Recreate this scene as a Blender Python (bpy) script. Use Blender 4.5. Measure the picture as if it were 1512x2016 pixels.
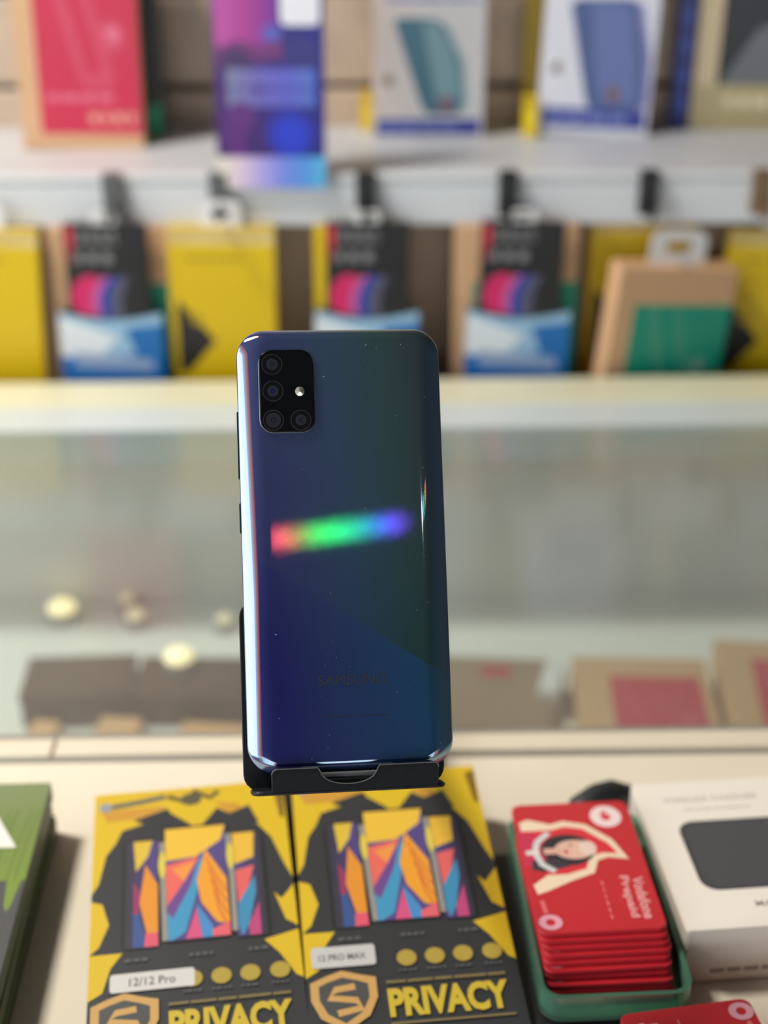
import bpy, bmesh, math, random
from mathutils import Matrix, Vector, Euler

# ------------------------------------------------------------------ clearing
for o in list(bpy.data.objects):
    bpy.data.objects.remove(o, do_unlink=True)
sc = bpy.context.scene
COL = sc.collection
R = math.radians
rnd = random.Random(7)

# ------------------------------------------------------------------ camera
TH, ROLL = R(27.0), R(0.3)
fw = Vector((0, math.cos(TH), -math.sin(TH)))
up0 = Vector((1, 0, 0)).cross(fw)
rt = Vector((1, 0, 0)) * math.cos(ROLL) - up0 * math.sin(ROLL)
up = rt.cross(fw)
cd = bpy.data.cameras.new('camera')
cam = bpy.data.objects.new('camera', cd)
COL.objects.link(cam)
m = Matrix((rt, up, -fw)).transposed().to_4x4()
m.translation = Vector((0, 0, 0.47))
cam.matrix_world = m
cd.sensor_fit = 'VERTICAL'
cd.sensor_height = 36.0
cd.lens = 51.79
cd.clip_start = 0.01
cd.dof.use_dof = True
cd.dof.focus_distance = 0.528
cd.dof.aperture_fstop = 5.2
sc.camera = cam

# ------------------------------------------------------------------ world, lights, exposure
w = bpy.data.worlds.new('world')
sc.world = w
w.use_nodes = True
w.node_tree.nodes['Background'].inputs[0].default_value = (0.8, 0.9, 1.0, 1)
w.node_tree.nodes['Background'].inputs[1].default_value = 0.6
sc.view_settings.view_transform = 'Standard'
sc.view_settings.look = 'None'
sc.view_settings.gamma = 1.0
sc.view_settings.use_curve_mapping = False
sc.view_settings.exposure = 0.15
sc.cycles.use_denoising = True
sc.cycles.max_bounces = 8
sc.cycles.transparent_max_bounces = 16
sc.cycles.caustics_reflective = False
sc.cycles.caustics_refractive = False
sc.cycles.sample_clamp_indirect = 6.0


def area(name, loc, target, sx, sy, power, col, shape='RECTANGLE'):
    l = bpy.data.lights.new(name, 'AREA')
    l.shape = shape
    l.size = sx
    l.size_y = sy
    l.energy = power
    l.color = col
    o = bpy.data.objects.new(name, l)
    COL.objects.link(o)
    o.location = loc
    o.rotation_euler = (Vector(target) - Vector(loc)).to_track_quat('-Z', 'Y').to_euler()
    return o


area('ceiling_panel_light', (-0.85, 0.80, 1.52), (-0.85, 0.80, 0), 0.28, 0.28, 28, (1.0, 0.95, 0.88))
area('window_light', (-1.84, -0.40, 0.70), (0, -0.40, 0.70), 2.5, 1.5, 34, (0.86, 0.93, 1.0))
area('front_fill_light', (0.2, -1.94, -0.05), (0.2, 0, -0.05), 3.4, 1.15, 24, (0.92, 0.96, 1.0))  # unseen fill added behind the camera to brighten the packs under the shelf
SPOT = Vector((0.80, -1.28, 1.50))
area('downlight_light', SPOT, SPOT - Vector((0.25, -0.6, 1)), 0.035, 0.035, 0.18, (1.0, 0.93, 0.8), 'DISK')


# ------------------------------------------------------------------ helpers
def S(r, g, b, k=1.0):
    def f(c):
        c /= 255.0
        return c / 12.92 if c <= 0.04045 else ((c + 0.055) / 1.055) ** 2.4
    return (min(1, f(r) * k), min(1, f(g) * k), min(1, f(b) * k), 1.0)


MATS = {}


def mat(name, col=None, rough=0.5, metal=0.0, spec=0.5, coat=0.0, trans=0.0, noise=0.0, nscale=40, emit=None, es=0.0):
    if name in MATS:
        return MATS[name]
    mm = bpy.data.materials.new(name)
    mm.use_nodes = True
    nt = mm.node_tree
    p = nt.nodes['Principled BSDF']
    p.inputs['Base Color'].default_value = col
    p.inputs['Roughness'].default_value = rough
    p.inputs['Metallic'].default_value = metal
    p.inputs['Specular IOR Level'].default_value = spec
    p.inputs['Coat Weight'].default_value = coat
    p.inputs['Transmission Weight'].default_value = trans
    if emit:
        p.inputs['Emission Color'].default_value = emit
        p.inputs['Emission Strength'].default_value = es
    if noise:
        tc = nt.nodes.new('ShaderNodeTexCoord')
        n = nt.nodes.new('ShaderNodeTexNoise')
        n.inputs['Scale'].default_value = nscale
        n.inputs['Detail'].default_value = 5
        r = nt.nodes.new('ShaderNodeValToRGB')
        a = [max(0, c * (1 - noise)) for c in col[:3]] + [1]
        b = [min(1, c * (1 + noise)) for c in col[:3]] + [1]
        r.color_ramp.elements[0].color = a
        r.color_ramp.elements[0].position = 0.3
        r.color_ramp.elements[1].color = b
        r.color_ramp.elements[1].position = 0.7
        nt.links.new(tc.outputs['Object'], n.inputs['Vector'])
        nt.links.new(n.outputs['Fac'], r.inputs['Fac'])
        nt.links.new(r.outputs['Color'], p.inputs['Base Color'])
    MATS[name] = mm
    return mm


def print_mat(name, rough, coat):
    mm = bpy.data.materials.new(name)
    mm.use_nodes = True
    nt = mm.node_tree
    p = nt.nodes['Principled BSDF']
    a = nt.nodes.new('ShaderNodeAttribute')
    a.attribute_name = 'Col'
    nt.links.new(a.outputs['Color'], p.inputs['Base Color'])
    p.inputs['Roughness'].default_value = rough
    p.inputs['Coat Weight'].default_value = coat
    p.inputs['Coat Roughness'].default_value = 0.15
    MATS[name] = mm
    return mm


PRINT = print_mat('print_ink', 0.45, 0.15)
PRINT_GLOSS = print_mat('print_ink_glossy', 0.3, 0.5)


def link(name, me, material=None, parent=None):
    o = bpy.data.objects.new(name, me)
    COL.objects.link(o)
    if material is not None and not me.materials:
        me.materials.append(material)
    if parent is not None:
        o.parent = parent
    return o


def tomesh(name, bm, smooth=False):
    me = bpy.data.meshes.new(name)
    bmesh.ops.recalc_face_normals(bm, faces=bm.faces)
    bm.to_mesh(me)
    bm.free()
    if smooth:
        for p in me.polygons:
            p.use_smooth = True
    return me


def add_box(bm, x0, x1, y0, y1, z0, z1, bev=0.0, seg=2):
    r = bmesh.ops.create_cube(bm, size=1)
    vs = r['verts']
    for v in vs:
        v.co = Vector(((x0 + x1) / 2 + v.co.x * (x1 - x0), (y0 + y1) / 2 + v.co.y * (y1 - y0), (z0 + z1) / 2 + v.co.z * (z1 - z0)))
    if bev > 0:
        es = list({e for v in vs for e in v.link_edges})
        bmesh.ops.bevel(bm, geom=es, offset=bev, segments=seg, affect='EDGES', profile=0.5)


def box_obj(name, b, material, parent=None, bev=0.0, seg=2):
    bm = bmesh.new()
    add_box(bm, *b, bev, seg)
    return link(name, tomesh(name, bm), material, parent)


def rrect(w, h, r, n=6, cx=0, cy=0):
    pts = []
    for (sx, sy, a0) in ((1, 1, 0), (-1, 1, 90), (-1, -1, 180), (1, -1, 270)):
        for i in range(n + 1):
            a = R(a0 + 90.0 * i / n)
            pts.append((cx + sx * (w / 2 - r) + r * math.cos(a), cy + sy * (h / 2 - r) + r * math.sin(a)))
    return pts


def add_prism(bm, pts, z0, z1, bev=0.0):
    """outline in XY extruded z0..z1 with small chamfered top and bottom rims"""
    n = len(pts)
    cx = sum(p[0] for p in pts) / n
    cy = sum(p[1] for p in pts) / n

    def inset(k):
        out = []
        for i in range(n):
            p, a, b = Vector(pts[i]), Vector(pts[i - 1]), Vector(pts[(i + 1) % n])
            d1 = (p - a)
            d2 = (b - p)
            if d1.length < 1e-9:
                d1 = d2
            if d2.length < 1e-9:
                d2 = d1
            n1 = Vector((-d1.y, d1.x)).normalized()
            n2 = Vector((-d2.y, d2.x)).normalized()
            nn = (n1 + n2)
            nn = nn.normalized() if nn.length > 1e-6 else n1
            out.append(p + nn * k)
        return out
    ins = inset(bev) if bev else [Vector(p) for p in pts]
    rings = [(ins, z0)]
    if bev:
        rings += [([Vector(p) for p in pts], z0 + bev), ([Vector(p) for p in pts], z1 - bev)]
    rings += [(ins, z1)]
    vr = [[bm.verts.new((p.x, p.y, z)) for p in ring] for ring, z in rings]
    for a, b in zip(vr, vr[1:]):
        for i in range(n):
            bm.faces.new((a[i], a[(i + 1) % n], b[(i + 1) % n], b[i]))
    bm.faces.new(vr[0][::-1])
    bm.faces.new(vr[-1])


def add_tube(bm, pts, r, n=10):
    pts = [Vector(p) for p in pts]
    rings = []
    for i, p in enumerate(pts):
        d = (pts[min(i + 1, len(pts) - 1)] - pts[max(i - 1, 0)]).normalized()
        a = d.orthogonal().normalized() if abs(d.z) > 0.95 else d.cross(Vector((0, 0, 1))).normalized()
        b = d.cross(a).normalized()
        rr = r[i] if isinstance(r, (list, tuple)) else r
        rings.append([bm.verts.new(p + (a * math.cos(2 * math.pi * k / n) + b * math.sin(2 * math.pi * k / n)) * rr) for k in range(n)])
    for a, b in zip(rings, rings[1:]):
        for k in range(n):
            bm.faces.new((a[k], a[(k + 1) % n], b[(k + 1) % n], b[k]))
    bm.faces.new(rings[0][::-1])
    bm.faces.new(rings[-1])


def tag(o, label=None, cat=None, group=None, kind=None):
    if label:
        o['label'] = label
    if cat:
        o['category'] = cat
    if group:
        o['group'] = group
    if kind:
        o['kind'] = kind
    return o


def empty(name, loc, rot=(0, 0, 0)):
    o = bpy.data.objects.new(name, None)
    COL.objects.link(o)
    o.empty_display_size = 0.02
    o.location = loc
    o.rotation_euler = rot
    return o


# ---------------------------------------------------------------- printed artwork (flat ink on a face)
def clip_poly(poly, x0, x1, y0, y1):
    def cut(ps, ins, inter):
        out = []
        for i, p in enumerate(ps):
            q = ps[i - 1]
            if ins(p):
                if not ins(q):
                    out.append(inter(q, p))
                out.append(p)
            elif ins(q):
                out.append(inter(q, p))
        return out

    def ix(x):
        return lambda a, b: (x, a[1] + (b[1] - a[1]) * (x - a[0]) / (b[0] - a[0]))

    def iy(y):
        return lambda a, b: (a[0] + (b[0] - a[0]) * (y - a[1]) / (b[1] - a[1]), y)
    for ins, it in ((lambda p: p[0] >= x0, ix(x0)), (lambda p: p[0] <= x1, ix(x1)), (lambda p: p[1] >= y0, iy(y0)), (lambda p: p[1] <= y1, iy(y1))):
        if len(poly) < 3:
            return []
        poly = cut(poly, ins, it)
    return poly


_text_cache = {}


def text_mesh(s, bold):
    key = (s, bold)
    if key in _text_cache:
        return _text_cache[key]
    cu = bpy.data.curves.new('lettering', 'FONT')
    cu.body = s
    cu.size = 1.0
    cu.offset = bold
    cu.resolution_u = 3
    ob = bpy.data.objects.new('lettering', cu)
    COL.objects.link(ob)
    dg = bpy.context.evaluated_depsgraph_get()
    me = bpy.data.meshes.new_from_object(ob.evaluated_get(dg))
    tris = [[(me.vertices[v].co.x, me.vertices[v].co.y) for v in p.vertices] for p in me.polygons]
    bpy.data.objects.remove(ob, do_unlink=True)
    bpy.data.curves.remove(cu)
    bpy.data.meshes.remove(me)
    xs = [p[0] for t in tris for p in t]
    ys = [p[1] for t in tris for p in t]
    _text_cache[key] = (tris, min(xs), max(xs), min(ys), max(ys))
    return _text_cache[key]


class Print:
    """flat artwork in millimetres, x from the left edge, y from the bottom edge"""

    def __init__(self, w, h):
        self.w, self.h = w, h
        self.items = []
        self.layer = 0

    def poly(self, pts, col, up=True):
        if up:
            self.layer += 1
        p = clip_poly([tuple(q) for q in pts], 0, self.w, 0, self.h)
        if len(p) >= 3:
            self.items.append((p, [col] * len(p), self.layer))
        return self

    def grad(self, x0, x1, y0, y1, cols, horiz=True, up=True):
        """bands with colour interpolated at the corners"""
        if up:
            self.layer += 1
        n = len(cols) - 1
        for i in range(n):
            a, b = i / n, (i + 1) / n
            if horiz:
                q = [(x0 + (x1 - x0) * a, y0), (x0 + (x1 - x0) * b, y0), (x0 + (x1 - x0) * b, y1), (x0 + (x1 - x0) * a, y1)]
                c = [cols[i], cols[i + 1], cols[i + 1], cols[i]]
            else:
                q = [(x0, y0 + (y1 - y0) * a), (x1, y0 + (y1 - y0) * a), (x1, y0 + (y1 - y0) * b), (x0, y0 + (y1 - y0) * b)]
                c = [cols[i], cols[i], cols[i + 1], cols[i + 1]]
            self.items.append((q, c, self.layer))
        return self

    def rect(self, x0, y0, x1, y1, col, up=True):
        return self.poly([(x0, y0), (x1, y0), (x1, y1), (x0, y1)], col, up)

    def rr(self, x0, y0, x1, y1, r, col, up=True):
        return self.poly(rrect(x1 - x0, y1 - y0, r, 5, (x0 + x1) / 2, (y0 + y1) / 2), col, up)

    def ell(self, cx, cy, a, b, col, rot=0.0, n=28, up=True):
        c, s = math.cos(R(rot)), math.sin(R(rot))
        return self.poly([(cx + a * math.cos(t) * c - b * math.sin(t) * s, cy + a * math.cos(t) * s + b * math.sin(t) * c)
                          for t in [2 * math.pi * i / n for i in range(n)]], col, up)

    def stroke(self, pts, wd, col, up=True):
        if up:
            self.layer += 1
        pts = [Vector(p) for p in pts]
        L, Rr = [], []
        for i, p in enumerate(pts):
            d = (pts[min(i + 1, len(pts) - 1)] - pts[max(i - 1, 0)]).normalized()
            n = Vector((-d.y, d.x))
            ww = wd[i] if isinstance(wd, (list, tuple)) else wd
            L.append(p + n * ww / 2)
            Rr.append(p - n * ww / 2)
        for i in range(len(pts) - 1):
            self.poly([tuple(L[i]), tuple(L[i + 1]), tuple(Rr[i + 1]), tuple(Rr[i])], col, False)
        return self

    def text(self, s, x0, y0, width, height, col, rot=0.0, bold=0.0):
        """fit lettering into width x height with its lower left corner at x0,y0"""
        self.layer += 1
        tris, ax, bx, ay, by = text_mesh(s, bold)
        c, sn = math.cos(R(rot)), math.sin(R(rot))
        for t in tris:
            q = []
            for (x, y) in t:
                u = (x - ax) / (bx - ax) * width
                v = (y - ay) / (by - ay) * height
                q.append((x0 + u * c - v * sn, y0 + u * sn + v * c))
            self.poly(q, col, False)
        return self

    def words(self, x0, y0, x1, y1, col, rows=1, seed=1):
        """illegible small print: rows of word-long dashes"""
        r = random.Random(seed)
        self.layer += 1
        hh = (y1 - y0) / rows
        for k in range(rows):
            x = x0
            while x < x1 - 1:
                l = r.uniform(0.12, 0.3) * (x1 - x0)
                xe = min(x1, x + l)
                self.rect(x, y0 + hh * (k + 0.18), xe, y0 + hh * (k + 0.82), col, False)
                x = xe + hh * 0.35
        return self

    def build(self, name, z, step=1.2e-5):
        """centred on x, base edge at y=0, metres"""
        verts, faces, cols = [], [], []
        for p, c, l in self.items:
            i0 = len(verts)
            area2 = sum(p[i - 1][0] * p[i][1] - p[i][0] * p[i - 1][1] for i in range(len(p)))
            if abs(area2) < 1e-6:
                continue
            if area2 < 0:
                p, c = p[::-1], c[::-1]
            verts += [((x - self.w / 2) / 1000, y / 1000, z + step * l) for x, y in p]
            faces.append(list(range(i0, i0 + len(p))))
            cols += c
        me = bpy.data.meshes.new(name)
        me.from_pydata(verts, [], faces)
        at = me.color_attributes.new('Col', 'FLOAT_COLOR', 'CORNER')
        for i, lp in enumerate(me.loops):
            at.data[i].color = cols[lp.vertex_index]
        me.update()
        return me


CACHE = {}


def cached(key, fn):
    if key not in CACHE:
        CACHE[key] = fn()
    return CACHE[key]


# ------------------------------------------------------------------ setting: the shop room
M_WALL = mat('painted_wall', S(190, 184, 174), 0.8, noise=0.04, nscale=6)
M_DARKWALL = mat('dark_painted_wall', S(60, 66, 82), 0.7, noise=0.1, nscale=3)
M_CEIL = mat('ceiling_paint', S(84, 84, 86), 0.9, noise=0.03)
M_FLOOR = mat('floor_vinyl', S(120, 112, 102), 0.5, noise=0.12, nscale=12)
M_SLAT = mat('slatwall_laminate', S(190, 168, 146), 0.45, noise=0.1, nscale=22)
M_GROOVE = mat('slatwall_groove', S(96, 84, 72), 0.6)
M_SKIRT = mat('skirting_paint', S(150, 146, 140), 0.5)

tag(box_obj('floor', (-1.9, 1.9, -2.0, 1.45, -1.04, -1.0), M_FLOOR), kind='structure')
tag(box_obj('ceiling', (-1.95, 1.95, -2.05, 1.5, 1.58, 1.62), M_CEIL), kind='structure')
tag(box_obj('wall_front', (-1.95, 1.95, -2.06, -2.0, -1.0, 1.58), M_DARKWALL), kind='structure')
tag(box_obj('wall_right', (1.9, 1.96, -2.0, 1.45, -1.0, 1.58), M_DARKWALL), kind='structure')
bm = bmesh.new()
for b in ((-1.96, -1.9, -2.0, -1.67, -1.0, 1.58), (-1.96, -1.9, 0.87, 1.45, -1.0, 1.58), (-1.96, -1.9, -1.67, 0.87, -1.0, -0.10), (-1.96, -1.9, -1.67, 0.87, 1.50, 1.58)):
    add_box(bm, *b)
tag(link('wall_left', tomesh('wall_left', bm), M_WALL), kind='structure')
M_WF = mat('window_frame_paint', S(225, 225, 222), 0.4)
bm = bmesh.new()
for b in ((-1.95, -1.88, -1.67, -1.63, -0.10, 1.50), (-1.95, -1.88, 0.83, 0.87, -0.10, 1.50), (-1.95, -1.88, -1.63, 0.83, -0.10, -0.06), (-1.95, -1.88, -1.63, 0.83, 1.46, 1.50), (-1.94, -1.9, -0.42, -0.38, -0.06, 1.46)):
    add_box(bm, *b)
tag(link('window_1', tomesh('window_1', bm), M_WF), kind='structure')
bm = bmesh.new()
for b in ((-1.55, -1.51, -2.0, -1.95, -0.64, 0.54), (1.89, 1.9, -2.0, -1.95, -0.64, 0.54), (-1.51, 1.89, -2.0, -1.95, -0.64, -0.60), (-1.51, 1.89, -2.0, -1.95, 0.50, 0.54)):
    add_box(bm, *b)
tag(link('fill_light_frame', tomesh('fill_light_frame', bm), M_WF), kind='structure')  # made-up window frame around the added front fill, solid wall behind it

# back wall with slatwall boards, each board its own piece with a groove between
wb = tag(box_obj('wall_back', (-1.9, 1.9, 1.412, 1.47, -1.0, 1.58), M_GROOVE), kind='structure')


def plank_mesh():
    bm = bmesh.new()
    add_box(bm, -1.9, 1.9, -0.0, 0.012, 0.0, 0.077, 0.0025, 1)
    return tomesh('plank', bm)


pm = plank_mesh()
for k in range(-8, 8):
    link('plank', pm, M_SLAT, wb).location = (0, 1.4, 0.204 + 0.083 * k)
tag(box_obj('baseboard_back', (-1.9, 1.9, 1.388, 1.412, -1.0, -0.9), M_SKIRT, bev=0.004), kind='structure')

# ------------------------------------------------------------------ glass counter
M_CREAM = mat('cream_laminate', S(242, 231, 208), 0.42, noise=0.03, nscale=9)
M_RAIL = mat('rail_cream', S(236, 224, 200), 0.35)
M_RAILG = mat('rail_grey_seal', S(150, 146, 136), 0.4)
M_TAPE = mat('rail_yellow_cream', S(226, 222, 190), 0.35, noise=0.04, nscale=14)
M_ALU = mat('rail_pale_aluminium', S(208, 216, 214), 0.35, noise=0.03, nscale=12)
M_CASE = mat('case_interior_white', S(238, 236, 232), 0.55, noise=0.05, nscale=8)
M_CASEOUT = mat('case_outer_grey', S(170, 168, 162), 0.5)


def glass_mat():
    mm = bpy.data.materials.new('dusty_counter_glass')
    mm.use_nodes = True
    nt = mm.node_tree
    nt.nodes.clear()
    N = nt.nodes.new
    out = N('ShaderNodeOutputMaterial')
    tr = N('ShaderNodeBsdfTransparent')
    tr.inputs[0].default_value = (0.93, 0.97, 0.95, 1)
    gl = N('ShaderNodeBsdfGlossy')
    gl.inputs['Color'].default_value = (0.95, 0.97, 0.97, 1)
    gl.inputs['Roughness'].default_value = 0.14
    df = N('ShaderNodeBsdfDiffuse')
    df.inputs[0].default_value = S(214, 212, 204)
    tc = N('ShaderNodeTexCoord')
    ns = N('ShaderNodeTexNoise')
    ns.inputs['Scale'].default_value = 7.0
    ns.inputs['Detail'].default_value = 4.0
    rp = N('ShaderNodeMapRange')
    rp.inputs['From Min'].default_value = 0.3
    rp.inputs['From Max'].default_value = 0.7
    rp.inputs['To Min'].default_value = 0.08
    rp.inputs['To Max'].default_value = 0.16
    nt.links.new(tc.outputs['Object'], ns.inputs['Vector'])
    nt.links.new(ns.outputs['Fac'], rp.inputs['Value'])
    fr = N('ShaderNodeFresnel')
    fr.inputs['IOR'].default_value = 1.75
    m1 = N('ShaderNodeMixShader')
    m2 = N('ShaderNodeMixShader')
    # the pane's underside neither mirrors nor gathers dust
    ge = N('ShaderNodeNewGeometry')
    sb = N('ShaderNodeMath')
    sb.operation = 'SUBTRACT'
    sb.inputs[0].default_value = 1.0
    nt.links.new(ge.outputs['Backfacing'], sb.inputs[1])

    def upper_only(sock):
        q = N('ShaderNodeMath')
        q.operation = 'MULTIPLY'
        nt.links.new(sock, q.inputs[0])
        nt.links.new(sb.outputs[0], q.inputs[1])
        return q.outputs[0]
    nt.links.new(upper_only(rp.outputs['Result']), m1.inputs['Fac'])
    nt.links.new(tr.outputs[0], m1.inputs[1])
    nt.links.new(df.outputs[0], m1.inputs[2])
    nt.links.new(upper_only(fr.outputs[0]), m2.inputs['Fac'])
    nt.links.new(m1.outputs[0], m2.inputs[1])
    nt.links.new(gl.outputs[0], m2.inputs[2])
    nt.links.new(m2.outputs[0], out.inputs['Surface'])
    return mm


M_GLASS = glass_mat()
cz = R(0.8)
ct = tag(empty('glass_counter', (0, 0.66, -1.0), (0, 0, cz)), 'long glass topped display counter with a cream front ledge and pale rear rail', 'counter')


def cpart(name, b, material, bev=0.0):
    x0, x1, y0, y1, z0, z1 = b
    return box_obj(name, (x0, x1, y0 - 0.66, y1 - 0.66, z0 + 1.0, z1 + 1.0), material, ct, bev)


cpart('counter_ledge', (-1.2, 1.2, 0.10, 0.6365, -0.04, 0.0), M_CREAM, 0.002)
cpart('seal_strip', (-1.2, 1.2, 0.6365, 0.6405, -0.04, -0.0005), M_RAILG)
cpart('front_rail', (-1.2, -0.178, 0.6405, 0.6555, -0.04, 0.0012), M_RAIL, 0.001)
cpart('front_rail', (-0.1765, 1.2, 0.6405, 0.6555, -0.04, 0.0012), M_RAIL, 0.001)
cpart('seal_strip', (-1.2, 1.2, 0.6555, 0.6615, -0.04, -0.0005), M_RAILG)
cpart('glass_top', (-1.2, 1.2, 0.6615, 1.068, -0.006, 0.0), M_GLASS)
cpart('rear_rail', (-1.2, 1.2, 1.068, 1.113, -0.03, 0.0015), M_ALU, 0.001)
cpart('rear_edge_strip', (-1.2, 1.2, 1.113, 1.163, -0.03, 0.004), M_TAPE, 0.0015)
cpart('case_shelf', (-1.18, 1.18, 0.6, 1.14, -0.215, -0.2), M_CASE)
cpart('case_back', (-1.18, 1.18, 1.14, 1.152, -0.98, -0.03), M_CASE)
cpart('case_front', (-1.18, 1.18, 0.585, 0.6, -0.98, -0.04), M_CASEOUT)
cpart('case_side', (-1.2, -1.18, 0.585, 1.152, -0.98, -0.03), M_CASEOUT)
cpart('case_side', (1.18, 1.2, 0.585, 1.152, -0.98, -0.03), M_CASEOUT)
cpart('plinth', (-1.18, 1.18, 0.62, 1.12, -1.0, -0.96), M_CASEOUT)

# ------------------------------------------------------------------ shelf on the slatwall
M_SHELF = mat('shelf_white', S(198, 200, 203), 0.4, noise=0.03, nscale=10)
M_LIP = mat('shelf_lip_white', S(216, 218, 220), 0.35)
sh = tag(empty('wall_shelf', (0, 1.40, 0.147)), 'white shelf with a grooved front lip fixed to the slatted wall', 'shelf')
box_obj('shelf_board', (-1.5, 1.5, -0.181, 0.0, 0.0, 0.018), M_SHELF, sh, 0.001)
box_obj('front_lip', (-1.5, 1.5, -0.188, -0.181, -0.024, 0.012), M_LIP, sh, 0.0012)
box_obj('price_rail', (-1.5, 1.5, -0.1888, -0.181, 0.0128, 0.0195), M_LIP, sh, 0.0012)
box_obj('lower_panel', (-1.5, 1.5, -0.148, -0.136, -0.42, -0.002), M_SLAT, sh, 0.001)
M_BRK = mat('bracket_steel', S(150, 150, 150), 0.35, 0.8)
for x in (-1.1, -0.4, 0.4, 1.1):
    box_obj('bracket', (x - 0.004, x + 0.004, -0.134, 0.0, -0.03, 0.0), M_BRK, sh, 0.001, 1)

# ------------------------------------------------------------------ retail packs
M_KRAFT = mat('kraft_card', S(214, 170, 128), 0.7, noise=0.06, nscale=60)
M_YELLOW = mat('yellow_card', S(226, 190, 4), 0.45)
M_WHITEC = mat('white_card', S(232, 230, 232), 0.4)
M_BLACKC = mat('black_card', S(30, 30, 32), 0.45)
M_PURPLE = mat('purple_card', S(60, 34, 130), 0.35)
M_NAVY = mat('navy_card', S(26, 42, 120), 0.4)
M_BEIGE = mat('beige_card', S(196, 178, 148), 0.55)
M_GREENBLK = mat('green_black_card', S(22, 40, 38), 0.45)
M_TABW = mat('white_hang_tab', S(236, 234, 232), 0.35)
M_TABB = mat('black_hang_tab', S(28, 28, 30), 0.4)
KR = S(214, 170, 128)
YE = S(224, 188, 0)
BK = S(24, 24, 26)
WH = S(240, 238, 240)


def carton_mesh(w, h, d, r=0.001):
    bm = bmesh.new()
    add_box(bm, -w / 2, w / 2, 0, h, 0, d, r, 1)
    return tomesh('carton', bm)


def tab_mesh(w, h, hole=True):
    """flat hang tab with a slot, rising from y=0"""
    bm = bmesh.new()
    o = rrect(w, h + 0.006, min(w, h) * 0.35, 5, 0, h / 2 - 0.003)
    n = len(o)
    i_ = [(p[0] * 0.45, h * 0.55 + (p[1] - h / 2) * 0.28) for p in o]
    for z in (0, 0.0012):
        pass
    vo0 = [bm.verts.new((x, y, 0)) for x, y in o]
    vi0 = [bm.verts.new((x, y, 0)) for x, y in i_]
    vo1 = [bm.verts.new((x, y, 0.0012)) for x, y in o]
    vi1 = [bm.verts.new((x, y, 0.0012)) for x, y in i_]
    for k in range(n):
        j = (k + 1) % n
        bm.faces.new((vo0[k], vo0[j], vi0[j], vi0[k]))
        bm.faces.new((vo1[k], vi1[k], vi1[j], vo1[j]))
        bm.faces.new((vo0[k], vo1[k], vo1[j], vo0[j]))
        bm.faces.new((vi0[k], vi0[j], vi1[j], vi1[k]))
    return tomesh('hang_tab', bm)


def pack(name, key, w, h, d, body, art, label, cat, loc, rot, group=None, tab=None, outline=None, gloss=False):
    """root lies on its back edge: x across, y up the front face, z out of it"""
    o = tag(empty(name, loc, rot), label, cat, group)

    def body_mesh():
        if outline:
            bm = bmesh.new()
            add_prism(bm, outline, 0, d, 0.0008)
            return tomesh('carton', bm)
        return carton_mesh(w, h, d)
    link('carton', cached((key, 'body'), body_mesh), body, o)
    if art:
        link('printed_front', cached((key, 'art'), lambda: art().build('printed_front', d + 3e-5)), PRINT_GLOSS if gloss else PRINT, o)
    if tab:
        tw, th_, tm = tab
        t = link('hang_tab', cached((key, 'tab'), lambda: tab_mesh(tw, th_)), tm, o)
        t.location = (0, h, d * 0.5)
    return o


def stand(x, y, z, lean=0.0, roll=0.0, yaw=0.0):
    return (x, y, z), (R(90 + lean), R(roll), R(yaw))


# --- artwork
def art_kraft(panel, pale, word, top=137, left=17, right=105):
    def f():
        p = Print(105, 185)
        p.rect(0, 0, 105, 185, KR)
        p.rect(left, 13, right, top, panel)
        # drawn handset and charger head in paler tints
        mid = tuple(a * .72 + b * .28 for a, b in zip(panel, pale))
        p.poly([(28, min(top, 160)), (58, min(top, 160)), (84, 62), (80, 52), (58, 52), (52, 62)], mid)
        p.poly([(38, min(top, 160)), (52, min(top, 160)), (72, 70), (66, 62), (60, 66)], panel)
        p.ell(82, 96, 12, 14, mid)
        p.ell(84, 98, 6, 7, pale)
        p.words(24, 40, 84, 49, pale, 1, 3)
        p.words(60, 20, 99, 34, word, 1, 4)
        return p
    return f


def art_yellow():
    p = Print(90, 172)
    p.rect(0, 0, 90, 172, YE)
    p.rect(0, 158, 90, 172, S(226, 200, 130))
    p.poly([(0, 172), (0, 158), (30, 166), (60, 158), (90, 166), (90, 172)], S(214, 186, 110))
    p.poly([(6, 110), (38, 73), (14, 44), (6, 44)], BK)
    p.words(16, 143, 62, 148, S(170, 140, 20), 1, 9)
    p.ell(22, 92, 5, 5, S(180, 150, 20))
    p.words(30, 20, 84, 30, BK, 2, 5)
    return p


SPLIT = 102


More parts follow.
